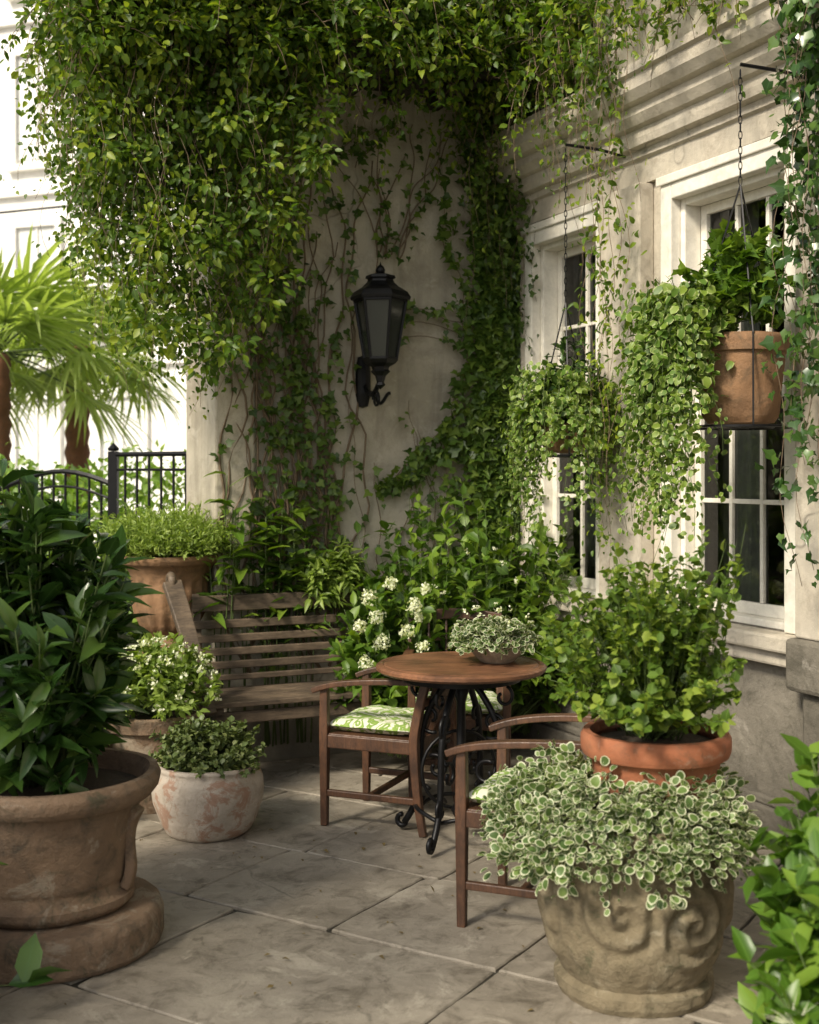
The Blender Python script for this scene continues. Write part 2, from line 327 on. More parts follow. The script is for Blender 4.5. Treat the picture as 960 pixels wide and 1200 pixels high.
# ================================================================ GROUND
mb=MB(); mb.add([(-150,-60,-.06),(150,-60,-.06),(150,240,-.06),(-150,240,-.06)],[(0,1,2,3)]); mb.obj('ground',M_ground)
mb=MB(); uu=np.array([.53,.848]); vv=np.array([-.848,.53]); g=.005
rows=[3.52]; 
while rows[-1]<12: rows.append(rows[-1]+float(rng.choice([.67,.5,.78])) if len(rows)>1 else 4.19)
lo=[3.52]
while lo[-1]>-2: lo.append(lo[-1]-float(rng.choice([.67,.6,.8])))
rows=sorted(set(lo+rows))
for ri in range(len(rows)-1):
    u0,u1=rows[ri],rows[ri+1]
    if abs(u0-3.52)<1e-6: js=[1.87,2.54,3.21]
    elif abs(u1-3.52)<1e-6: js=[1.87,2.95]
    else: js=[1.87+U(-.3,.3)]
    while js[-1]<8: js.append(js[-1]+float(rng.choice([.5,.67,.67,.9,1.05])))
    while js[0]>-6: js.insert(0,js[0]-float(rng.choice([.5,.67,.67,.9,1.05])))
    for ji in range(len(js)-1):
        v0,v1=js[ji],js[ji+1]; ce=uu*(u0+u1)/2+vv*(v0+v1)/2
        if not(-3.6<ce[0]<3.4 and .2<ce[1]<9.2): continue
        dz=U(-.003,.003); tl=U(-.003,.003,2)
        nseg=9; out=[]
        cs=[(u0,v0),(u1,v0),(u1,v1),(u0,v1)]
        for k in range(4):
            A=np.array(cs[k]);B=np.array(cs[(k+1)%4])
            for q in range(nseg): out.append(A+(B-A)*q/nseg)
        out=np.array(out); cc_=out.mean(0); jt=U(0,.006,len(out)); jt[::nseg]+=U(0,.012,4)
        V=[]
        for ins,z in ((g/2,-.05),(g/2,-.005),(g/2+.005,0)):
            for q,p in enumerate(out):
                d_=cc_-p; sx=np.sign(d_[0]) if abs(abs(d_[0])-(u1-u0)/2)<1e-4 else 0; sy=np.sign(d_[1]) if abs(abs(d_[1])-(v1-v0)/2)<1e-4 else 0
                p2=p+np.array([sx,sy])*(ins+jt[q]); w2=uu*p2[0]+vv*p2[1]; V.append((w2[0],w2[1],z+dz+tl[0]*(p[0]-cc_[0])+tl[1]*(p[1]-cc_[1])))
        n_=len(out); mb.add(V,[(n_*q+k,n_*q+(k+1)%n_,n_*q+n_+(k+1)%n_,n_*q+n_+k) for q in (0,1) for k in range(n_)]+[tuple(2*n_+k for k in range(n_))])
pv=mb.obj('paving_stones',M_pave)
me=pv.data
import bmesh
bm=bmesh.new(); bm.from_mesh(me); bmesh.ops.recalc_face_normals(bm,faces=bm.faces)
bm.to_mesh(me); bm.free()
mb=MB(); mb.add([(-3.9,-.2,-.011),(4,-.2,-.011),(4,9.6,-.011),(-3.9,9.6,-.011)],[(0,1,2,3)]); mb.obj('mortar_bed',stone('mortar',(.025,.022,.015),(.045,.04,.028),(.065,.062,.038),bump=.5))

# ================================================================ BACK WALL
HW=5.6
bw=empty('stucco_wall',C0,TH)
mb=MB(); 
nx,nz=40,110; xs=np.linspace(-1.8,.0,nx); zs=np.linspace(0,HW,nz)
X,Z=np.meshgrid(xs,zs); Yv=.008*np.sin(X*5+Z*2)+.006*np.sin(Z*7-X*3)+.004*np.sin(X*17+Z*13)+rng.normal(size=X.shape)*.0015; Yv[:, -1]=0
V=np.stack([X,Yv,Z],-1).reshape(-1,3); F_=[(r*nx+c,r*nx+c+1,(r+1)*nx+c+1,(r+1)*nx+c) for r in range(nz-1) for c in range(nx-1)]
mb.add(V,F_); mb.obj('plaster_face',M_plaster,bw,smooth=True)
MB().box(-1.8,0,.03,.6,0,HW).obj('wall_core',M_plaster,bw,bevel=.01)
MB().box(-1.85,-1.62,-.025,.62,0,3.7).obj('corner_pier',M_plaster,bw,bevel=.015)
mb=MB(); mb.box(-2.6,-.02,-.62,.6,3.80,3.98)
for k in range(9): mb.box(-2.55+k*.28,-2.47+k*.28,-.60,-.03,3.72,3.797)
mb.box(-2.6,-.02,-.68,-.622,3.74,4.04); mb.obj('balcony_soffit',M_darkwood,bw,bevel=.006)

# ================================================================ HOUSE
hs=empty('house',C0,TH-math.pi/2)
HT=6.2; WN=[(.22,1.05),(1.57,2.52),(3.1,4.05),(4.6,5.55)]; zb,zt=.92,3.0; TE=8.
mb=MB(); edges=[0.]+[e for w in WN for e in w]+[TE]
for i in range(0,len(edges),2): mb.box(edges[i],edges[i+1],0,.4,zb,zt)
mb.box(-.0,TE,0,.4,zt,HT); mb.obj('wall',M_facade,hs)
MB().box(0,TE,.002,.42,0,zb-.001).obj('lower_wall',M_base,hs)
MB().box(0,TE,-.05,-.0,0,.16).box(0,TE,-.035,0,.161,.2).obj('plinth',M_base,hs,bevel=.01)
mb=MB(); m2=MB()
for a,b_ in ((1.10,1.47),(2.58,3.0),(4.14,4.5)):
    mb.box(a,b_,-.09,-.001,zb-.0,3.04); m2.box(a-.03,b_+.03,-.12,-.001,.70,zb-.002); m2.box(a+.02,b_-.02,-.075,-.001,.0,.698)
mb.obj('pilasters',M_facade,hs,bevel=.008); m2.obj('pilaster_bases',M_base,hs,bevel=.02)
mb=MB()
for a,b_ in WN:
    mb.box(a-.07,b_+.05 ,-.11,.14,zb-.075,zb-.003); mb.box(a-.03,b_+.02,-.07,.0,zb-.14,zb-.077)
mb.obj('stone_sills',M_facade,hs,bevel=.012)
prof=[(0,3.05),(.03,3.05),(.03,3.17),(.05,3.18),(.05,3.215),(.09,3.225),(.10,3.26),(.10,3.30),(.13,3.31),(.16,3.35),(.16,3.39),(.2,3.40),(.235,3.44),(.235,3.50),(.26,3.51),(.26,3.55),(.0,3.575)]
V=[];n=len(prof); ts=np.concatenate([[-.0],np.linspace(.2,TE,60)])
for t in ts:
    for o_,z in prof: V.append((t,-o_+U(-.002,.002),z+.003*math.sin(t*3)))
f=[(i*n+k,i*n+k+1,(i+1)*n+k+1,(i+1)*n+k) for i in range(len(ts)-1) for k in range(n-1)]+[tuple(range(n))]
MB().add(V,f).obj('cornice',M_facade,hs)
for wi,(a,b_) in enumerate(WN):
    w=MB(); cw=.075
    w.box(a-.01,a+cw,-.03,.03,zb,zt+.01); w.box(b_-cw,b_+.01,-.03,.03,zb,zt+.01); w.box(a+cw+.001,b_-cw-.001,-.03,.03,zt-cw,zt+.01)
    w.box(a-.03,b_+.03,-.045,-.031,zt+.0,zt+.045)
    w.box(a+.02,a+cw+.03,.031,.13,zb,zt-.05); w.box(b_-cw-.03,b_-.02,.031,.13,zb,zt-.05); w.box(a+cw+.031,b_-cw-.031,.031,.13,zt-cw-.03,zt-.05)
    w.box(a+cw+.031,b_-cw-.031,.02,.13,zb,zb+.035)
    w.obj('window_casing' ,M_white,hs,bevel=.006)
    s=MB(); A=a+cw+.032;B=b_-cw-.032; fw=.045; zm=1.98; y0,y1=.09,.125
    for (z0,z1,yo) in ((zb+.036,zm,0),(zm+.002,zt-cw-.031,.034)):
        s.box(A,A+fw,y0+yo,y1+yo,z0,z1); s.box(B-fw,B,y0+yo,y1+yo,z0,z1); s.box(A+fw,B-fw,y0+yo,y1+yo,z0,z0+fw+.01); s.box(A+fw,B-fw,y0+yo,y1+yo,z1-fw,z1)
        nmx=3 if b_-a>.9 else 2
        for k in range(1,nmx):
            x=A+fw+(B-A-2*fw)*k/nmx; s.box(x-.011,x+.011,y0+yo+.005,y1+yo-.005,z0+fw+.011,z1-fw-.001)
        for k in (1,):
            z=z0+fw+(z1-z0-2*fw)*.5; s.box(A+fw+.001,B-fw-.001,y0+yo+.008,y1+yo-.008,z-.011,z+.011)
    s.obj('window_sash',M_white,hs,bevel=.003)
    MB().add([(A,.112,zb+.04),(B,.112,zb+.04),(B,.112,zm),(A,.112,zm)],[(0,1,2,3)]).add([(A,.147,zm),(B,.147,zm),(B,.147,zt-.1),(A,.147,zt-.1)],[(0,1,2,3)]).obj('window_glass',M_glass,hs)
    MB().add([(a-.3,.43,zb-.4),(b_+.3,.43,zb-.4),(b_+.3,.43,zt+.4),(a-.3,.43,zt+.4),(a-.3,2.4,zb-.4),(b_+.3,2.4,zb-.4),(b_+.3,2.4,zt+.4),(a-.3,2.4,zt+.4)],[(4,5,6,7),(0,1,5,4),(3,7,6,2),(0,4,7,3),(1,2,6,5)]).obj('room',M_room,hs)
    for xa,xb in ((a+.02,a+.34),(b_-.2,b_-.02)):
        xs=np.linspace(xa,xb,50); cv=[(x,.3+.02*math.sin(x*90+z),z) for z in (zb,zt) for x in xs]
        MB().add(cv,[(i,i+1,51+i,50+i) for i in range(49)]).obj('curtain',M_curtain,hs,smooth=True)

# ================================================================ LANTERN
ln=empty('wall_lantern',(BW(.98,.28,0)+np.array([0,0,-.03])).tolist(),TH)
def hexl(prof,seg=6): return MB().lathe(prof,seg,rot0=math.pi/6)
hexl([(.0,2.60),(.165,2.585),(.17,2.60),(.15,2.63),(.10,2.66),(.075,2.685),(.07,2.70),(.085,2.705),(.08,2.72),(.04,2.73),(.0,2.732)]).obj('roof',M_iron,ln)
MB().lathe([(.0,2.725),(.02,2.73),(.028,2.75),(.018,2.77),(.006,2.78),(0,2.80)],12).obj('finial',M_iron,ln,smooth=True)
hexl([(.085,2.262),(.138,2.583)],6).obj('glass_panes',M_lampglass,ln)
fm=MB()
for k in range(6):
    a=math.pi/6+k*math.pi/3; a2=a+math.pi/3
    p=lambda a,r,z:(r*math.cos(a),r*math.sin(a),z)
    fm.tube([p(a,.09,2.255),p(a,.145,2.585)],.008,5)
    for r,z in ((.09,2.26),(.145,2.58)): fm.tube([p(a,r,z),p(a2,r,z)],.009,5)
fm.obj('frame',M_iron,ln)
hexl([(0,2.262),(.1,2.255),(.085,2.235),(.05,2.215),(.045,2.2),(.055,2.19),(.03,2.165),(.02,2.13),(.028,2.115),(0,2.09)]).obj('base',M_iron,ln)
br=MB(); t=np.linspace(0,1,20)
br.tube([(.0,.0+.27*u_,2.15-.09*math.sin(u_*math.pi)+.02*u_) for u_ in t],.014,8)
br.tube([(.0,.06+.05*math.cos(u_*9)*(1-u_*.6),2.04+.05*math.sin(u_*9)*(1-u_*.6)) for u_ in t],.008,6)
br.tube([(.02+.15*u_,.26,2.06+.03*math.sin(u_*8)) for u_ in t],.01,6)
br.lathe([(.0,2.0),(.03,2.01),(.045,2.08),(.045,2.22),(.03,2.29),(0,2.3)],12,c=(0,.262,0)); br.obj('bracket',M_iron,ln)

# ================================================================ BENCH
bn=empty('garden_bench',C0,TH)
m=MB(); xl,xr=-2.0,-.80
for k in range(5):
    y=-.60+k*.095; m.box(xl-.02,xr+.02,y,y+.078,.425+U(-.002,.002),.452+U(-.002,.002))
m.obj('seat_slats',M_bench,bn,bevel=.005)
m=MB()
def bp_(z): return -.19+ (z-.45)*.16
for z,h in ((.90,.085),(.79,.045),(.715,.04),(.645,.04),(.575,.04),(.51,.03)):
    y=bp_(z); m.box(xl,xr,y-.012,y+.012,z-h/2,z+h/2)
m.obj('back_slats',M_bench,bn,bevel=.005)
m=MB()
for x in (xl+.03,xr-.03):
    m.beam((x,-.16,0),(x,bp_(.45)+.03,.45),.05,.05); m.beam((x,bp_(.45)+.034,.44),(x,bp_(.95)+.034,.95),.05,.045,up=(1,0,0))
    m.box(x-.025,x+.025,-.58,-.53,0,.40); m.box(x-.02,x+.02,-.58,-.12,.37,.424)
m.box(xl+.0,xr,-.575,-.55,.34,.40)
tq=np.linspace(0,1,12)
m.sweep([(xl-.03-.10*u_,-.60+.38*u_-.03*math.sin(u_*math.pi),.40+.63*u_) for u_ in tq],.04,np.linspace(.07,.10,12),up=(1,0,0))
m.tube([(xl-.13+.0*u_,-.20+.035*math.cos(u_*2*math.pi),1.03+.035*math.sin(u_*2*math.pi)) for u_ in np.linspace(0,1,14)],.022,8)
m.beam((xr+.03,-.58,.40),(xr+.03,-.55,.66),.045,.045); m.beam((xr+.03,-.6,.67),(xr+.03,-.1,.70),.06,.03)
m.obj('frame',M_bench,bn,bevel=.006)

# ================================================================ CHAIRS
def chair(ax,ay,rz,backh=.70,seatz=.43):
    e=empty('wooden_armchair',(ax,ay,0),rz)
    W=.44; D=.46; m=MB()
    def leg(x,y,top,lean=0):
        zz=np.linspace(0,top,16); P=[]
        for z in zz: P.append((x+lean*(max(0,(z-seatz))/.3)**1.3+(lean*.6*(1-z/seatz)**2 if z<seatz else 0),y,z))
        m.sweep(P,np.interp(zz,[0,seatz,top],[.032,.042,.036]),np.interp(zz,[0,seatz,top],[.03,.04,.034]),up=(0,1,0))
    leg(0,0,.63); leg(0,D,.63); leg(W,0,backh,.07); leg(W,D,backh,.07)
    for y in (0,D):
        m.beam((.0,y,.385),(W,y,.385),.026,.06); m.beam((0,y,.15),(W,y,.15),.022,.03)
    m.beam((0,0,.385),(0,D,.385),.026,.06); m.beam((W,0,.385),(W,D,.385),.026,.06); m.beam((W*.5,0,.15),(W*.5,D,.15),.022,.028)
    m.box(-.005,W,-.005,D+.005,.405,.42); m.obj('frame',M_chair,e,bevel=.005)
    a=MB()
    for y in (0,D):
        t=np.linspace(0,1,22); a.sweep([(-.05+ (W+.08)*u_, y+.02*math.sin(u_*math.pi)*(1 if y>0 else -1), .640+.035*math.sin(u_*math.pi*.55)-.03*(1-u_)**6) for u_ in t],np.interp(t,[0,.25,1],[.062,.058,.045]),.024)
    a.obj('armrests',M_chair,e,bevel=.004)
    bk=MB(); t=np.linspace(0,1,16)
    lx=W+.07*((backh-seatz)/.3)**1.3
    for zc,h,dx in ((backh-.01,.055,0),(backh-.13,.03,-.03)):
        bk.sweep([(lx+dx+.035*math.sin(u_*math.pi),-.015+(D+.03)*u_,zc+.025*math.sin(u_*math.pi)) for u_ in t],.024,h)
    for k in range(1,5):
        y=D*k/5; bk.beam((W,y,.42),(lx+.02,y,backh-.02),.012,.035,up=(1,0,0))
    bk.obj('backrest',M_chair,e,bevel=.004)
    nx=16; V=[]; x0,x1,y0,y1=.0,W-.02,.012,D-.012
    for sgn in (1,-1):
        for i in range(nx+1):
            for j in range(nx+1):
                u_=2*i/nx-1; v_=2*j/nx-1; h=.032*((1-u_**6)*(1-v_**6))**.5
                V.append((x0+(x1-x0)*(u_+1)/2,y0+(y1-y0)*(v_+1)/2,.452+sgn*h+ (.004*math.sin(7*u_+2)*math.sin(6*v_) if sgn>0 else 0)))
    k=(nx+1)**2; f=[]
    for i in range(nx):
        for j in range(nx):
            q=(i*(nx+1)+j,(i+1)*(nx+1)+j,(i+1)*(nx+1)+j+1,i*(nx+1)+j+1); f.append(q); f.append(tuple(k+a_ for a_ in q[::-1]))
    MB().add(V,f).obj('seat_cushion',M_cush,e,smooth=True)
    return e
RZ=math.atan2(-.38,.92)
chair(-.385,5.62,RZ,.71)
chair(.185,4.36,RZ,.71)
chair(.47,5.98,math.pi/2,.84)

# ================================================================ TABLE
tb=empty('bistro_table',(.225,5.4,0),.3)
MB().lathe([(0,.733),(.335,.733),(.36,.738),(.372,.748),(.372,.760),(.362,.768),(.345,.7705),(.338,.7660),(.331,.7705),(0,.7705)],72).obj('table_top',M_table,tb,smooth=True,auto=25)
MB().lathe([(0,.70),(.26,.70),(.265,.732),(0,.732)],48).obj('apron',M_iron,tb)
m=MB()
def arc(c,r,a0,a1,n=14,k=1.): return [(c[0]+r*(1-(1-k)*i/(n-1))*math.cos(a0+(a1-a0)*i/(n-1)),c[1]+r*(1-(1-k)*i/(n-1))*math.sin(a0+(a1-a0)*i/(n-1))) for i in range(n)]
for q in range(4):
    al=q*math.pi/2+math.pi/4
    def P3(L): return [(x*math.cos(al),x*math.sin(al),z) for x,z in L]
    t=np.linspace(0,1,24)
    S=[(.05+.15*math.sin(u_*math.pi)*(1-u_)*1.3+.23*u_**2.2,.70-.66*u_) for u_ in t]
    m.tube(P3(S),.015,8)
    m.tube(P3(arc((.29,.045),.03,math.pi/2,-math.pi*1.2,14,.5)),.012,6)
    m.tube(P3(arc((.15,.52),.07,-2.0,4.2,22,.25)),.009,6)
    m.tube(P3(arc((.12,.30),.06,1.0,7.0,22,.25)),.009,6)
    m.tube(P3(arc((.20,.17),.055,2.6,-3,22,.3)),.009,6)
    m.tube(P3(arc((.2,.64),.05,1.2,-4,20,.3)),.008,6)
    m.tube([(.2*math.cos(al+ (math.pi/2)*u_),.2*math.sin(al+(math.pi/2)*u_),.12+.03*math.sin(u_*math.pi)) for u_ in np.linspace(0,1,8)],.009,6)
m.lathe([(0,.1),(.03,.1),(.045,.13),(.02,.18),(.02,.3),(.04,.34),(.02,.38),(.02,.6),(.05,.7),(0,.7)],16)
m.tube([(.17*math.cos(a),.03,.3+.17*math.sin(a)) for a in np.linspace(0,2*math.pi,30)],.008,6)
m.obj('cast_iron_base',M_iron,tb,smooth=True)

# ================================================================ POTS
def pot(name,c,prof,mat,seg=64,disp=None,soil=None,sub=3,**k):
    e=empty(name,c)
    MB().lathe(prof,seg,disp=disp,sub=sub,cap=False).obj('pot_body',mat,e,smooth=True,auto=50)
    if soil: MB().lathe([(soil[0],soil[1]),(soil[0]*.5,soil[1]+.02),(0.001,soil[1]+.02)],24,cap=False).obj('soil',M_soil,e,smooth=True)
    return e
wob=lambda a,z,r:.003*math.sin(3*a+z*9)+.002*math.sin(7*a-z*15)
PL=(-1.23,4.22)
e=pot('large_terracotta_planter',(PL[0],PL[1],0),[(0.001,.14),(.265,.14),(.285,.16),(.285,.185),(.262,.2),(.255,.225),(.262,.24),(.27,.3),(.30,.44),(.318,.50),(.352,.505),(.372,.53),(.378,.56),(.365,.585),(.34,.585),(.325,.56),(.31,.50)],M_terra_old,disp=wob,soil=(.32,.52))
MB().lathe([(0,0),(.375,0),(.385,.02),(.385,.11),(.37,.135),(0,.138)],24,rot0=.2,sub=1).obj('plinth',M_terra_old,e,bevel=.008)
m=MB()
for a in (-.15,math.pi-.15,math.pi/2,):
    zz=np.linspace(.2,.47,26); m.sweep([((np.interp(z,[.2,.3,.47],[.262,.27,.306])+.012+.014*math.sin((z-.2)*23))*math.cos(a),(np.interp(z,[.2,.3,.47],[.262,.27,.306])+.012+.014*math.sin((z-.2)*23))*math.sin(a),z) for z in zz],np.interp(zz,[.2,.33,.47],[.05,.03,.075]),.035,up=(math.cos(a),math.sin(a),0))
m.obj('scroll_handles',M_terra_old,e,smooth=True,bevel=.008)
pot('limewashed_pot',(-.9,5.52,0),[(0.001,.0),(.17,.0),(.19,.015),(.215,.06),(.242,.14),(.248,.2),(.243,.25),(.228,.285),(.232,.30),(.228,.31),(.205,.31),(.2,.29),(.2,.25)],M_whitepot,disp=wob,soil=(.21,.27))
pot('stone_flower_pot',(-1.24,5.95,0),[(0.001,0),(.15,0),(.16,.03),(.2,.2),(.225,.38),(.25,.39),(.255,.45),(.24,.46),(.225,.45),(.21,.4)],M_terra_old,disp=wob,soil=(.22,.42))
e=pot('terracotta_urn',(-1.31,6.75,0),[(0.001,.62),(.15,.62),(.155,.66),(.11,.69),(.10,.72),(.15,.76),(.19,.84),(.205,.93),(.20,1.0),(.215,1.06),(.245,1.10),(.262,1.11),(.275,1.135),(.268,1.155),(.245,1.155),(.235,1.12)],M_hang,disp=lambda a,z,r:(.006*math.cos(a*16) if .75<z<1.04 else 0)+.002*math.sin(3*a),soil=(.24,1.12),seg=96)
MB().box(-.19,.19,-.19,.19,.0,.12).box(-.155,.155,-.155,.155,.121,.54).box(-.19,.19,-.19,.19,.541,.618).obj('pedestal',M_base,e,bevel=.012)
PR=(.70,3.86)
cent=[(k*2*math.pi/6+.25*math.sin(k*5),.27) for k in range(6)]
def carve(a,z,r):
    if r<.2: return 0
    if z<.09 or z>.47: return .003*math.sin(5*a)+.0015*math.sin(23*a+z*40)
    d=0
    for i,(ca,cz) in enumerate(cent):
        da=(a-ca+math.pi)%(2*math.pi)-math.pi; x=da*.27; y=(z-cz-.06*math.sin(ca*3)); rr=math.hypot(x,y*(.85+.1*(i%3))); R_=.14+.02*(i%3)
        if rr<R_: d+=.0125*math.cos(rr*(84+6*(i%3))-math.atan2(y,x*(1 if i%2 else -1))+i)*min(1,(R_-rr)*14)
    lf=.003*max(0,math.sin(a*6+z*14+1.5*math.sin(z*17)))*max(0,math.sin((z-.09)*8.2))
    return d+lf+.0012*math.sin(a*31+z*9)*math.sin(z*60)
pot('carved_stone_planter',(PR[0],PR[1],0),[(0.001,0),(.235,0),(.245,.02),(.245,.05),(.225,.065),(.235,.085),(.262,.14),(.285,.25),(.292,.35),(.285,.44),(.27,.49),(.285,.50),(.295,.53),(.285,.55),(.26,.55),(.25,.50)],M_carved,seg=260,disp=carve,soil=(.26,.50),sub=8)
TPc=(.775,3.9)
pot('terracotta_pot',(TPc[0],TPc[1],0),[(0.001,.53),(.175,.53),(.2,.69),(.205,.715),(.228,.72),(.235,.735),(.235,.775),(.225,.79),(.205,.79),(.2,.76)],M_terra,disp=lambda a,z,r:.0015*math.sin(4*a)+.0008*math.sin(z*160),soil=(.2,.75))
pot('stone_bowl',(.385,5.42,.772),[(0.001,0),(.07,0),(.08,.008),(.12,.05),(.13,.085),(.127,.105),(.115,.11),(.105,.09)],M_greystone,disp=wob,soil=(.11,.085),seg=48)

# ================================================================ HANGING BASKETS
B1=(.79,6.26); B2=(1.345,5.03)
def basket(c,zb_,zt_,r,prof,bt,relief=0):
    e=pot('hanging_basket',(c[0],c[1],0),prof,M_hang,disp=lambda a,z,r_:wob(a,z,r_)+(relief*math.cos(a*6)*math.sin((z-zb_)*22) if r_>.12 and z<zt_-.08 else 0),soil=(r*.85,zt_-.03),seg=72)
    m=MB(); ap=(0,0,zt_+.62)
    for k in range(3):
        a=k*2*math.pi/3+.5; m.tube([(r*1.12*math.cos(a),r*1.12*math.sin(a),zb_-.01),(r*1.1*math.cos(a),r*1.1*math.sin(a),zt_),(0,0,ap[2])],.004,5)
    for rr,z in ((1.15,zb_-.015),(.7,zb_-.015)): m.tube([(r*rr*math.cos(a),r*rr*math.sin(a),z) for a in np.linspace(0,2*math.pi,28)],.006,5)
    for k in range(3):
        a=k*math.pi/3; m.tube([(r*1.15*math.cos(a),r*1.15*math.sin(a),zb_-.016),(-r*1.15*math.cos(a),-r*1.15*math.sin(a),zb_-.016)],.004,5)
    z=ap[2]
    while z<3.22:
        q=int(z*100)%2; m.tube([((.007*math.cos(a) if q else 0),(0 if q else .007*math.cos(a)),z+.017+.02*math.sin(a)) for a in np.linspace(0,2*math.pi,9)],.002,4); z+=.031
    P=np.array([c[0],c[1],0.]); W=RW(bt,0,0)*np.array([1,1,0])-P
    m.tube([(0,0,3.26),tuple(W*.5+np.array([0,0,3.24])),tuple(W+np.array([0,0,3.2]))],.008,6)
    m.obj('chains_and_hook',M_iron,e); return e
basket(B1,1.70,1.84,.15,[(0.001,1.70),(.08,1.70),(.12,1.74),(.145,1.80),(.155,1.84),(.14,1.845),(.13,1.81)],1.3)
basket(B2,1.80,2.15,.185,[(0.001,1.80),(.13,1.80),(.15,1.83),(.178,2.05),(.18,2.08),(.195,2.085),(.199,2.14),(.185,2.155),(.165,2.15),(.16,2.12)],2.65,.006)

# ================================================================ FOLIAGE
F=Fol(); d3=lambda n:nrm(rng.normal(size=(n,3)))
clc=[(U(-.3,2.7),U(.3,.85),U(-.2,.6)) for _ in range(48)]
for i in range(1500):
    if i%4: c_=clc[rng.integers(len(clc))]; s=c_[0]+rng.normal()*.13; o=max(.05,c_[1]+rng.normal()*.12); z=3.95+c_[2]*.6+rng.normal()*.12
    else: s=U(-.35,2.75); o=U(.35,.95); z=3.98+U(-.25,.5)
    z-=.3*max(0,o-.75)
    st=BW(s,o,z); dr=d3(1)[0]; dr=dr+NB*.6; dr[2]+=U(-.9,.5); dr=nrm(dr); L=U(.12,.40)
    end=st+dr*L; mid=(st+end)/2+np.array([0,0,.05]); end[2]-=.1*U(0,1)
    t=np.linspace(0,1,4)[:,None]; pts=(1-t)**2*st+2*t*(1-t)*mid+t*t*end; F.stem(pts,.003,.001)
    n=17; tt=U(.15,1,n)[:,None]; P=(1-tt)**2*st+2*tt*(1-tt)*mid+tt*tt*end
    F.add(P+rng.normal(size=(n,3))*.012,dr*.5+d3(n)*.9,np.array([0,0,.8])+NB*.5+rng.normal(size=(n,3))*.5,.046*U(.5,1.35,n))
for i in range(260):
    st=BW(U(-.25,2.65),U(.72,.86),U(3.68,4.25)); n=22; d=d3(n); F.add(st+d*U(.02,.12,n)[:,None],d+NB*.4+np.array([0,0,-.3]),NB+np.array([0,0,.8])+rng.normal(size=(n,3))*.45,.048*U(.6,1.2,n))
F.build('overhanging_vine',T_ov,L_vine,M_stem)
F=Fol()
sb=[-.3,.9,1.1,1.3,1.5,1.7,1.9,2.1,2.3,2.45,2.6,2.75,2.95]; zbv=[3.65,3.6,3.5,3.25,2.8,2.2,1.9,1.85,1.95,2.15,2.5,2.95,3.4]
for i in range(390):
    s=U(-.2,2.8) if i<60 else 1.3+1.45*U(0,1)**.75; o=U(.05,.75); zt_=U(3.5,4.1); zl=np.interp(s-.1*o,sb,zbv)+abs(rng.normal())*.6+o*.2
    if zt_-zl<.2: zl=zt_-U(.15,.4)
    strand(F,BW(s,o,zt_),zt_-zl,.048,42,out=NB,sway=.12,outd=.75,jit=.045)
for i in range(150):
    s=U(1.45,2.7); zl=np.interp(s,sb,zbv)+.25; z=U(zl,3.9); st=BW(s,U(.25,.85),z); n=34; d=d3(n)*np.array([1,1,.8]); F.add(st+d*U(.02,.12,n)[:,None],d+np.array([0,0,-.4]),NB+np.array([0,0,.7])+rng.normal(size=(n,3))*.45,.052*U(.6,1.2,n))
F.build('cascading_vine',T_ov,L_vine,M_stem)
F=Fol()
def wallclimb(s0,z0,s1,z1,leafden,bare=0,o=.02,ls=.045,amp=.05,r=.004,FF=None):
    FF=FF or F; n=30; t=np.linspace(0,1,n); ph=U(0,6,3); L=abs(z1-z0)+abs(s1-s0)
    s=s0+(s1-s0)*t+amp*(np.sin(t*L*4+ph[0])-math.sin(ph[0]))+amp*.35*np.sin(t*L*13+ph[1]); z=z0+(z1-z0)*t+.02*np.sin(t*L*11+ph[2])
    pts=BW(s,o+.015*np.sin(t*9+ph[0])**2,z); FF.stem(pts,r,r*.5,4)
    m_=int(L*leafden)
    if m_:
        tt=U(bare,1,m_); P=np.stack([np.interp(tt,t,pts[:,k]) for k in range(3)],-1)+EB*rng.normal(size=(m_,1))*.03+np.array([0,0,1.])*rng.normal(size=(m_,1))*.02+NB*U(.0,.05,m_)[:,None]
        FF.add(P,np.array([0,0,-.4])+EB*rng.normal(size=(m_,1))*.9+np.array([0,0,1])*rng.normal(size=(m_,1))*.5+NB*.35,NB+np.array([0,0,.35])+rng.normal(size=(m_,3))*.35,ls*U(.6,1.3,m_))
for i in range(26):
    s0=U(1.12,1.75); s1=s0+U(-.25,.3); wallclimb(s0,U(.4,1.2),min(1.78,s1),U(2.2,3.6),U(2,44),r=U(.004,.010))
for i in range(10): s0=U(1.1,1.7); wallclimb(s0,.5,s0+U(-.2,.2),U(2.0,3.2),0,r=U(.004,.009),amp=.08)
for i in range(11):
    s0=U(.4,1.05); wallclimb(s0,U(.9,1.2),s0+U(-.2,.2),U(1.4,2.1),U(5,36),r=U(.002,.005))
for i in range(9):
    s0=U(.75,.9); wallclimb(s0,2.85,s0+U(-.3,.25),U(3.3,3.7),U(2,18),r=.005)
for i in range(7): wallclimb(.85+U(-.05,.05),1.5,.1,U(1.9,2.2),46,amp=.03,r=.004)
for i in range(4): wallclimb(.78+U(-.05,.05),U(2.35,2.6),.15,U(2.3,2.8),32,amp=.05,r=.003)
for i in range(4): wallclimb(U(1.0,1.3),U(3.3,3.5),U(.8,1.0),3.6,30,amp=.05,r=.003)
F.build('climbing_ivy',T_ivy,L_ivy,M_stem)
F=Fol()
for i in range(56):
    s0=U(.0,.34)*U(.45,1); wallclimb(s0,U(.6,1.6),s0+U(-.12,.12),U(2.6,3.95),72,o=.04,ls=.058,amp=.07,r=.003,FF=F)
for i in range(18): strand(F,BW(U(.0,.4),U(.08,.3),U(3.5,3.9)),U(.4,1.5),.05,50,out=NB,sway=.07,jit=.035)
for i in range(5): strand(F,RW(U(.0,.1),U(.04,.1),U(2.4,3.0)),U(.8,1.7),.055,40,out=NR,sway=.05,jit=.03)
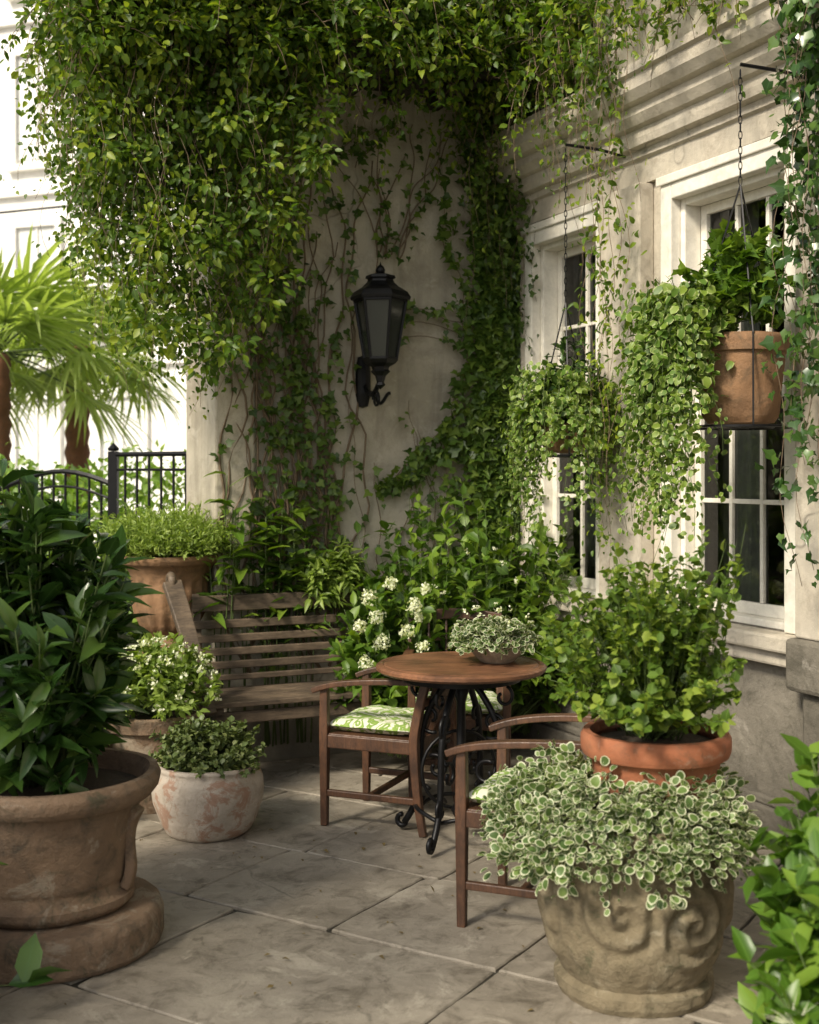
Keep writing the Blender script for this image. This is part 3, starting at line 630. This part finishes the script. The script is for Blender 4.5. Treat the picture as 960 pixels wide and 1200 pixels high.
F.build('corner_ivy',T_ivy,L_ivy,M_stem)
F=Fol()
for i in range(480):
    t_=U(-.2,4.6); o=U(.12,.42); st=RW(t_,o,3.66+U(-.03,.6)); dr=d3(1)[0]+NR*.35; dr[2]+=U(-.5,.5); dr=nrm(dr); L=U(.12,.32)
    t=np.linspace(0,1,4)[:,None]; pts=st+dr*L*t; pts[:,2]-=.1*t[:,0]**2; F.stem(pts,.0025,.001); n=13; tt=U(.1,1,n)[:,None]; P=st+dr*L*tt
    F.add(P,dr*.4+d3(n)+np.array([0,0,-.2]),np.array([0,0,.7])+NR*.6+rng.normal(size=(n,3))*.5,.046*U(.6,1.3,n))
for i in range(34): strand(F,RW(U(.1,1.5),U(.3,.48),U(3.6,3.9)),U(.2,1.0)*U(.4,1),.042,44,out=NR,sway=.06,jit=.03)
for i in range(26): strand(F,RW(U(1.35,3.3),U(.28,.42),U(3.6,3.9)),U(.15,.5)*U(.4,1),.042,38,out=NR,sway=.05,jit=.02)
for i in range(7): strand(F,RW(1.47+U(-.06,.06),U(.28,.38),3.7),U(1.5,2.75),.045,44,out=NR,sway=.06,jit=.03)
for t_,o,zt_,L,dn in ((1.35,.3,3.7,1.5,30),(1.1,.3,3.7,1.1,26),(2.35,.3,3.6,.5,25),(1.62,.3,3.7,.8,18)):
    strand(F,RW(t_,o,zt_),L,.045,dn,out=NR,sway=.07,jit=.022)
F.build('trailing_vine',T_ov,L_vine,M_stem)
F=Fol()
for i in range(24): strand(F,RW(U(2.84,3.2),U(.26,.42),U(3.5,3.9)),U(1.3,2.4),.06,36,out=NR,sway=.06,jit=.035)
F.build('hanging_ivy',T_ivy,L_dark,M_stem)

def basketplant(c,r,zt_,zlow,topz,trail_dirs,ntr,ls,nm,wide,seed):
    F=Fol(); bush(F,(c[0],c[1],zt_+.0),(wide,wide,topz-zt_),150,14,ls,zmin=-.25,up=.2,droop=.14,seed=seed,amp=.3,stem_r=.002)
    for i in range(ntr):
        a=random.choice(trail_dirs)+U(-.5,.5); rr=U(r*.8,wide*1.0); strand(F,(c[0]+rr*math.cos(a),c[1]+rr*math.sin(a),zt_+U(-.05,.2)),(zt_-zlow)*U(.15,1.0)**1.2,ls,90,out=(math.cos(a),math.sin(a),0),sway=.07,jit=.025,lean=(.05*math.cos(a),.05*math.sin(a),0))
    return F.build(nm,T_round,L_varg,M_stemg)
basketplant(B1,.14,1.95,1.22,2.2,[math.pi,math.pi*1.15,math.pi*.9,-1.6,.2],80,.037,'trailing_basket_plant',.25,3)
basketplant((1.12,5.0),.1,2.17,1.2,2.5,[math.pi,math.pi*1.1,math.pi*.8,-1.9],80,.039,'trailing_basket_plant',.20,4)
F=Fol(); bush(F,(B2[0]-.05,B2[1],2.2),(.2,.2,.40),80,14,.055,zmin=.0,seed=8,stem_r=.003,amp=.35); F.build('basket_foliage',T_ivy,L_shrub,M_stemg)
F=Fol(); bush(F,(B1[0],B1[1],1.9),(.16,.16,.45),30,9,.05,zmin=.2,seed=9,stem_r=.003); F.build('basket_foliage',T_ov,L_dark,M_stemg)

F=Fol(); bush(F,(PL[0]-.12,PL[1]+.03,.95),(.37,.38,.60),165,15,.125,zmin=-.6,origin=(PL[0]-.04,PL[1],.55),up=.35,inner=.35,seed=5,amp=.35,stem_r=.006,spread=.85,lsv=.45)
F.build('glossy_leaf_plant',tmpl([(0,0),(.2,.13),(.5,.18),(.8,.105),(1,0)],.35,.3),L_dark,M_stemg)
F=Fol(); bush(F,(-.9,5.52,.30),(.25,.25,.2),300,17,.024,zmin=-.1,origin=(-.9,5.52,.28),seed=6,amp=.15,stem_r=.0015,inner=.5); F.build('small_round_shrub',T_round,L_sage,M_stemg)
F=Fol(); bush(F,(-1.22,5.93,.50),(.30,.28,.30),170,16,.042,zmin=-.15,origin=(-1.24,5.95,.44),seed=7,stem_r=.002); F.build('white_flowering_plant',T_ov,L_grass,M_stemg)
def florets(F,c,r,n,ls):
    d=d3(n); F.add(np.array(c)+d*r*U(.7,1,n)[:,None],d3(n),d+rng.normal(size=(n,3))*.2,ls*U(.7,1.2,n))
F=Fol()
for i in range(60):
    d=d3(1)[0]; d[2]=abs(d[2]); florets(F,np.array([-1.22,5.93,.52])+d*np.array([.3,.28,.28]),.02,14,.017)
F.build('white_blossoms',T_petal,L_flower)
F=Fol()
for i in range(1900):
    a=U(0,6.283); rr=.2*math.sqrt(U(0,1)); b0=np.array([-1.31+rr*math.cos(a),6.75+rr*math.sin(a),1.13]); d=np.array([math.cos(a)*rr*4.8,math.sin(a)*rr*4.8,1.0])+rng.normal(size=3)*.28
    d=nrm(d); L=U(.14,.34); n=10; tt=U(.25,1,n); P=b0+d*(tt*L)[:,None]; P[:,2]-=.05*tt**2*(rr/.2)
    F.add(P,d+d3(n)*.8,rng.normal(size=(n,3))+np.array([0,0,.5]),.028*U(.6,1.3,n))
F.build('feathery_urn_plant',T_long,L_grass)
F=Fol()
for i in range(24):
    s=U(1.3,1.9); o=U(.03,.1); b0=BW(s,o,.1); H=U(1.15,1.6)-(.15 if s<1.5 else 0); top=b0+np.array([U(-.1,.1),U(-.05,.05),H-.1]); t=np.linspace(0,1,5)[:,None]; F.stem(b0*(1-t)+top*t,.006,.003)
    n=9; tt=np.linspace(.6,1,n)[:,None]; P=b0*(1-tt)+top*tt; a=np.arange(n)*2.4+U(0,6); D=np.stack([np.cos(a),np.sin(a)-.2,U(.3,.9,n)],-1)
    F.add(P,D,np.array([0,0,1.])+rng.normal(size=(n,3))*.2,.18*U(.6,1.1,n))
F.build('ginger_plant',T_long,L_shrub,M_stemg)
F=Fol(); 
bush(F,BW(.35,.5,.75),(.52,.42,.66),180,17,.076,zmin=-.5,origin=BW(.35,.4,.1),up=.2,seed=12,amp=.3,stem_r=.004)
bush(F,BW(.85,.45,.78),(.40,.34,.55),130,16,.072,zmin=-.5,origin=BW(.75,.42,.1),up=.2,seed=13,amp=.3,stem_r=.004)
bush(F,BW(.0,.30,.9),(.3,.3,.55),60,15,.075,zmin=-.4,origin=BW(.1,.3,.1),up=.3,seed=14,stem_r=.004)
bush(F,BW(1.12,.62,.62),(.24,.2,.38),60,14,.085,zmin=-.5,origin=BW(1.0,.55,.1),up=.2,seed=18,stem_r=.004)
F.build('hydrangea_shrub',T_ov,L_shrub,M_stemg)
F=Fol()
for (s,z,r) in ((1.30,.98,.038),(1.15,1.04,.032),(1.05,.93,.04),(1.22,.87,.042),(1.34,.84,.032),(1.08,.80,.036),(1.2,.74,.042),(1.0,.72,.03),(1.28,.64,.036),(1.12,.63,.036),(.95,1.0,.025),(1.0,.86,.022)):
    florets(F,BW(s,.84+U(-.05,.05),z),r,95,.017)
for i in range(9): florets(F,BW(U(.1,.9),U(.75,.95),U(.95,1.3)),.012,8,.015)
F.build('hydrangea_blooms',T_petal,L_flower)
F=Fol(); 
for s,z,r in ((1.15,.98,.14),(1.28,.92,.12)): bush(F,BW(s,.12,z),(r,.1,.18),50,14,.06,zmin=-.2,seed=15,stem_r=.002)
F.build('light_green_clump',T_long,L_grass,M_stemg)
F=Fol(); bush(F,(.36,5.42,.90),(.19,.17,.11),180,14,.026,zmin=-.25,origin=(.385,5.42,.86),seed=16,stem_r=.0015,droop=.04); F.build('variegated_bowl_plant',T_ring,L_varw,M_stemg)
F=Fol()
for i in range(16):
    d=d3(1)[0]; d[2]=abs(d[2])+.2; florets(F,np.array([.36,5.42,.90])+d*np.array([.17,.15,.11]),.01,9,.013)
F.build('small_white_blossoms',T_petal,L_flower)
F=Fol()
bush(F,(TPc[0]-.03,TPc[1],.93),(.33,.31,.30),150,24,.031,zmin=-.2,origin=(TPc[0],TPc[1],.76),seed=17,amp=.45,stem_r=.003,inner=.3)
for i in range(34):
    a=U(0,6.28); q=U(.1,.34); bush(F,(TPc[0]-.03+q*math.cos(a),TPc[1]+q*math.sin(a),1.12+U(-.16,.15)),(.07,.07,.18),5,15,.029,zmin=-.1,origin=(TPc[0]+q*.4*math.cos(a),TPc[1]+q*.4*math.sin(a),.85),seed=i,stem_r=.002)
F.build('boxwood_bush',T_round,L_box,M_stemg)
F=Fol()
for k in range(500):
    a=U(0,6.283); rr=U(.16,.37) if math.cos(a)>-.3 else U(.16,.42)
    c=np.array([PR[0]+rr*math.cos(a)-.02,PR[1]+rr*math.sin(a),.61-.35*max(0,rr-.24)*2.4+U(-.06,.06)+.03*math.sin(a*5)])
    n=12; d=d3(n); F.add(c+d*.045,d+np.array([math.cos(a),math.sin(a),.1])*.6,np.array([math.cos(a)*.5,math.sin(a)*.5,.9])+rng.normal(size=(n,3))*.4,.030*U(.5,1.3,n))
for i in range(50):
    a=U(0,6.28); strand(F,(PR[0]+.31*math.cos(a),PR[1]+.31*math.sin(a),.57),U(.05,.22),.027,90,out=(math.cos(a),math.sin(a),0),sway=.03)
for i in range(10): strand(F,(PR[0]-.33+U(-.08,.05),PR[1]+U(-.1,.15),.66),U(.1,.28),.027,90,out=(-1,0,0),sway=.03,lean=(-.06,0,0))
F.build('variegated_ivy',T_ring,L_varw,M_stemg)
F=Fol()
bush(F,(1.13,3.05,.45),(.28,.35,.55),120,15,.082,zmin=-.7,origin=(1.15,3.1,.0),up=.3,seed=21,amp=.3,stem_r=.004)
bush(F,(1.02,2.72,.25),(.24,.25,.33),60,12,.085,zmin=-.6,origin=(1.05,2.8,.0),up=.3,seed=22,amp=.3,stem_r=.004)
F.build('bright_leaf_shrub',T_ov,L_bright,M_stemg)
F=Fol()
for c in ((.86,2.75,.36),(.9,2.7,.18),(.93,2.72,.27)):
    d=d3(60); F.add(np.array(c)+d*.01,d+np.array([-1,0,0])*.3,d3(60),.06*U(.6,1.1,60))
F.build('spiky_white_flower',T_blade,L_flower)
F=Fol()
bush(F,(-1.42,3.6,.22),(.25,.25,.35),34,10,.11,zmin=-.3,origin=(-1.5,3.6,0),seed=31,stem_r=.004)
F.build('low_dark_shrub',T_ov,L_dark,M_stemg)
F=Fol()
bush(F,(-2.35,6.0,.65),(.5,.5,.75),120,16,.11,zmin=-.5,origin=(-2.3,6.0,.0),seed=32,stem_r=.005)
bush(F,(-1.75,5.6,.35),(.3,.3,.45),60,14,.1,zmin=-.5,origin=(-1.8,5.6,.0),seed=33,stem_r=.005)
F.build('broadleaf_shrub',T_ov,L_shrub,M_stemg)
F=Fol()
bush(F,(-1.9,7.6,.7),(.6,.35,.7),110,16,.085,zmin=-.5,origin=(-1.9,7.6,.0),seed=34,stem_r=.005)
bush(F,(-3.2,7.4,.7),(.8,.6,.9),120,16,.1,zmin=-.5,origin=(-3.2,7.4,.0),seed=35,stem_r=.005)
F.build('garden_shrub',T_ov,L_shrub,M_stemg)
# unseen tree left of the patio, added to shade the planter and floor
te=empty('added_shade_tree',(-3.4,1.2,0)); m=MB()
m.tube([(0,0,0),(.05,.02,1.2),(.12,.1,2.2),(.2,.15,3.0)],[.13,.1,.08,.05],12); F=Fol()
for k in range(7):
    a=k*.9; e_=np.array([.3+.7*math.cos(a),.25+.6*math.sin(a),3.1+.35*math.sin(k*2.1)]); m.tube([(.12,.1,2.0+.1*k),(e_*.5+np.array([.05,.05,1.2])),e_],[.05,.03,.012],6)
    bush(F,e_,(.5,.5,.4),28,15,.085,zmin=-1,seed=50+k,stem_r=.004)
m.obj('trunk_and_limbs',M_bark,te,smooth=True); F.build('crown',T_ov,L_shrub,M_stem,te)

# ================================================================ IRON FENCE
fe=empty('iron_fence'); m=MB()
def fence(a,b,zt0,wave,n):
    a=np.array(a,float);b=np.array(b,float)
    top=[]
    for k in range(n+1):
        t=k/n; p=a+(b-a)*t; z=zt0+wave*math.sin(t*math.pi*3); top.append((p[0],p[1],z)); m.tube([(p[0],p[1],0.05),(p[0],p[1],z+.0)],.009,5)
    m.tube(top,.018,6); m.tube([(x,y,z-.1) for x,y,z in top],.009,5); m.tube([(a[0],a[1],.2),(b[0],b[1],.2)],.012,5)
fence((-1.32,7.75),(-1.95,8.15),1.72,0,7); fence((-1.95,8.15),(-4.3,9.2),1.52,.09,26)
m.box(-1.98,-1.92,8.12,8.18,0,1.74); m.lathe([(0,1.74),(.035,1.745),(.038,1.76),(.02,1.78),(0,1.8)],10,c=(-1.95,8.15,0)); m.obj('railings',M_iron,fe)

# ================================================================ BACKGROUND
F=Fol()
for k in range(1300):
    p=np.array([U(-9,-2.0),U(10.2,11.4),U(.1,1.65)]); n=14; F.add(p+rng.normal(size=(n,3))*.1,d3(n),np.array([0,-.4,.8])+rng.normal(size=(n,3))*.5,.09*U(.6,1.3,n))
F.build('hedge',T_small,L_hedge,None)
def palm(x,y,h,R,nf,seed):
    e=empty('fan_palm',(x,y,0)); tr=MB(); n=14
    pr=[(.0,0)]; 
    for k in range(n*2+1): z=h*k/(n*2); pr.append((.13+.025*(k%2)-.02*k/(n*2),z))
    pr.append((0,h+.02)); tr.lathe(pr,14); tr.obj('trunk',M_bark,e,smooth=True)
    F=Fol()
    for i in range(nf):
        a=i*2.4+seed; el=U(-.35,1.1); d=np.array([math.cos(a)*math.cos(el),math.sin(a)*math.cos(el),math.sin(el)]); pl=R*U(.45,.7)
        p0=np.array([0,0,h]); t=np.linspace(0,1,6)[:,None]; pts=p0+d*pl*t; pts[:,2]-=.12*t[:,0]**2; F.stem(pts,.014,.008,4)
        hub=pts[-1]; side=nrm(np.cross(d,[0,0,1.])); nb=30; an=np.linspace(-1.9,1.9,nb)
        D=np.cos(an)[:,None]*d+np.sin(an)[:,None]*side; D[:,2]-=.25*np.abs(np.sin(an)); up=np.cross(side,d)
        F.add(np.repeat(hub[None],nb,0),D,np.repeat(up[None],nb,0)+rng.normal(size=(nb,3))*.1,R*.72*(1-.25*np.abs(an)/1.9)*U(.9,1.1,nb))
    F.build('fronds',tmpl([(0,.006),(.4,.028),(.75,.018),(1,0)],.4,.28),L_palm,M_stemg,e)
palm(-4.0,12.0,2.75,1.25,26,0); palm(-3.65,13.6,3.0,1.1,24,1.3); palm(-6.2,13,3.6,1.3,24,2.3)
bb=empty('townhouse',(-8,24,0),-.35); MB().box(-10,9,0,8,0,14).obj('walls',M_bg,bb)
m=MB(); g=MB()
for fl in range(4):
    z0=1.0+fl*3.3
    for k in range(10):
        x=-9+k*1.9; g.box(x,x+.9,-.02,.0-.005,z0,z0+2.0)
        m.box(x-.12,x,-.1,-.001,z0-.1,z0+2.15); m.box(x+.9,x+1.02,-.1,-.001,z0-.1,z0+2.15); m.box(x+.001,x+.899,-.1,-.001,z0+2.0,z0+2.15); m.box(x-.2,x+1.1,-.16,-.001,z0-.22,z0-.101); m.box(x+.43,x+.47,-.05,-.021,z0,z0+1.999)
    m.box(-10,9,-.12,-.001,z0+2.6,z0+2.75)
m.obj('trim',M_bg,bb); g.obj('windows',plain('pale_window',(.66,.66,.63),.4),bb)
m=MB(); m.tube([(-9,16,5.2),(-5,15,4.75),(-1,14,4.9)],.015,5); m.obj('overhead_cable',M_iron)
mb=MB(); mb.add([(-30,12,-.05),(6,12,-.05),(6,24,-.05),(-30,24,-.05)],[(0,1,2,3)]); mb.obj('road',stone('pale_road',(.3,.29,.27),(.36,.35,.33),(.4,.39,.37)))
F=Fol(); n=110; P=np.stack([U(-1.2,.9,n),U(3.3,6.3,n),np.full(n,.008)],-1); F.add(P,d3(n)*np.array([1,1,.1]),np.array([0,0,1.])+rng.normal(size=(n,3))*.15,.026*U(.4,1.2,n)); F.build('fallen_leaves',T_small,leafmat('dry_leaf',(.1,.07,.03),(.18,.13,.05),trans=.1))

# ================================================================ LIGHT, WORLD, CAMERA
S=Vector((-.56,-.68,.74)).normalized()
sun=bpy.data.lights.new('sun','SUN'); sun.energy=4.6; sun.angle=math.radians(10); sun.color=(1,.90,.73)
so=bpy.data.objects.new('sun',sun); so.rotation_euler=S.to_track_quat('Z','Y').to_euler(); COL.objects.link(so)
w=bpy.data.worlds.new('World'); bpy.context.scene.world=w; w.use_nodes=True; nt=w.node_tree
sk=nt.nodes.new('ShaderNodeTexSky'); sk.sky_type='NISHITA'; sk.sun_disc=False; sk.sun_elevation=math.asin(S.z); sk.sun_rotation=math.atan2(S.x,S.y); sk.dust_density=4; sk.air_density=1
hv=nt.nodes.new('ShaderNodeHueSaturation'); hv.inputs['Saturation'].default_value=.3; nt.links.new(sk.outputs[0],hv.inputs['Color'])
bg=nt.nodes['Background']; bg.inputs[1].default_value=.14; nt.links.new(hv.outputs[0],bg.inputs[0])
cam=bpy.data.cameras.new('camera'); co=bpy.data.objects.new('camera',cam); COL.objects.link(co); co.location=(0,0,1.6); co.rotation_euler=(math.pi/2,0,0)
cam.sensor_fit='VERTICAL'; cam.sensor_height=36; cam.lens=43.5; cam.shift_y=-46/1200; cam.clip_end=600; cam.clip_start=.05
cam.dof.use_dof=True; cam.dof.focus_distance=5.2; cam.dof.aperture_fstop=2.8
sc=bpy.context.scene; sc.camera=co; sc.view_settings.view_transform='Standard'; sc.view_settings.look='None'; sc.view_settings.exposure=0
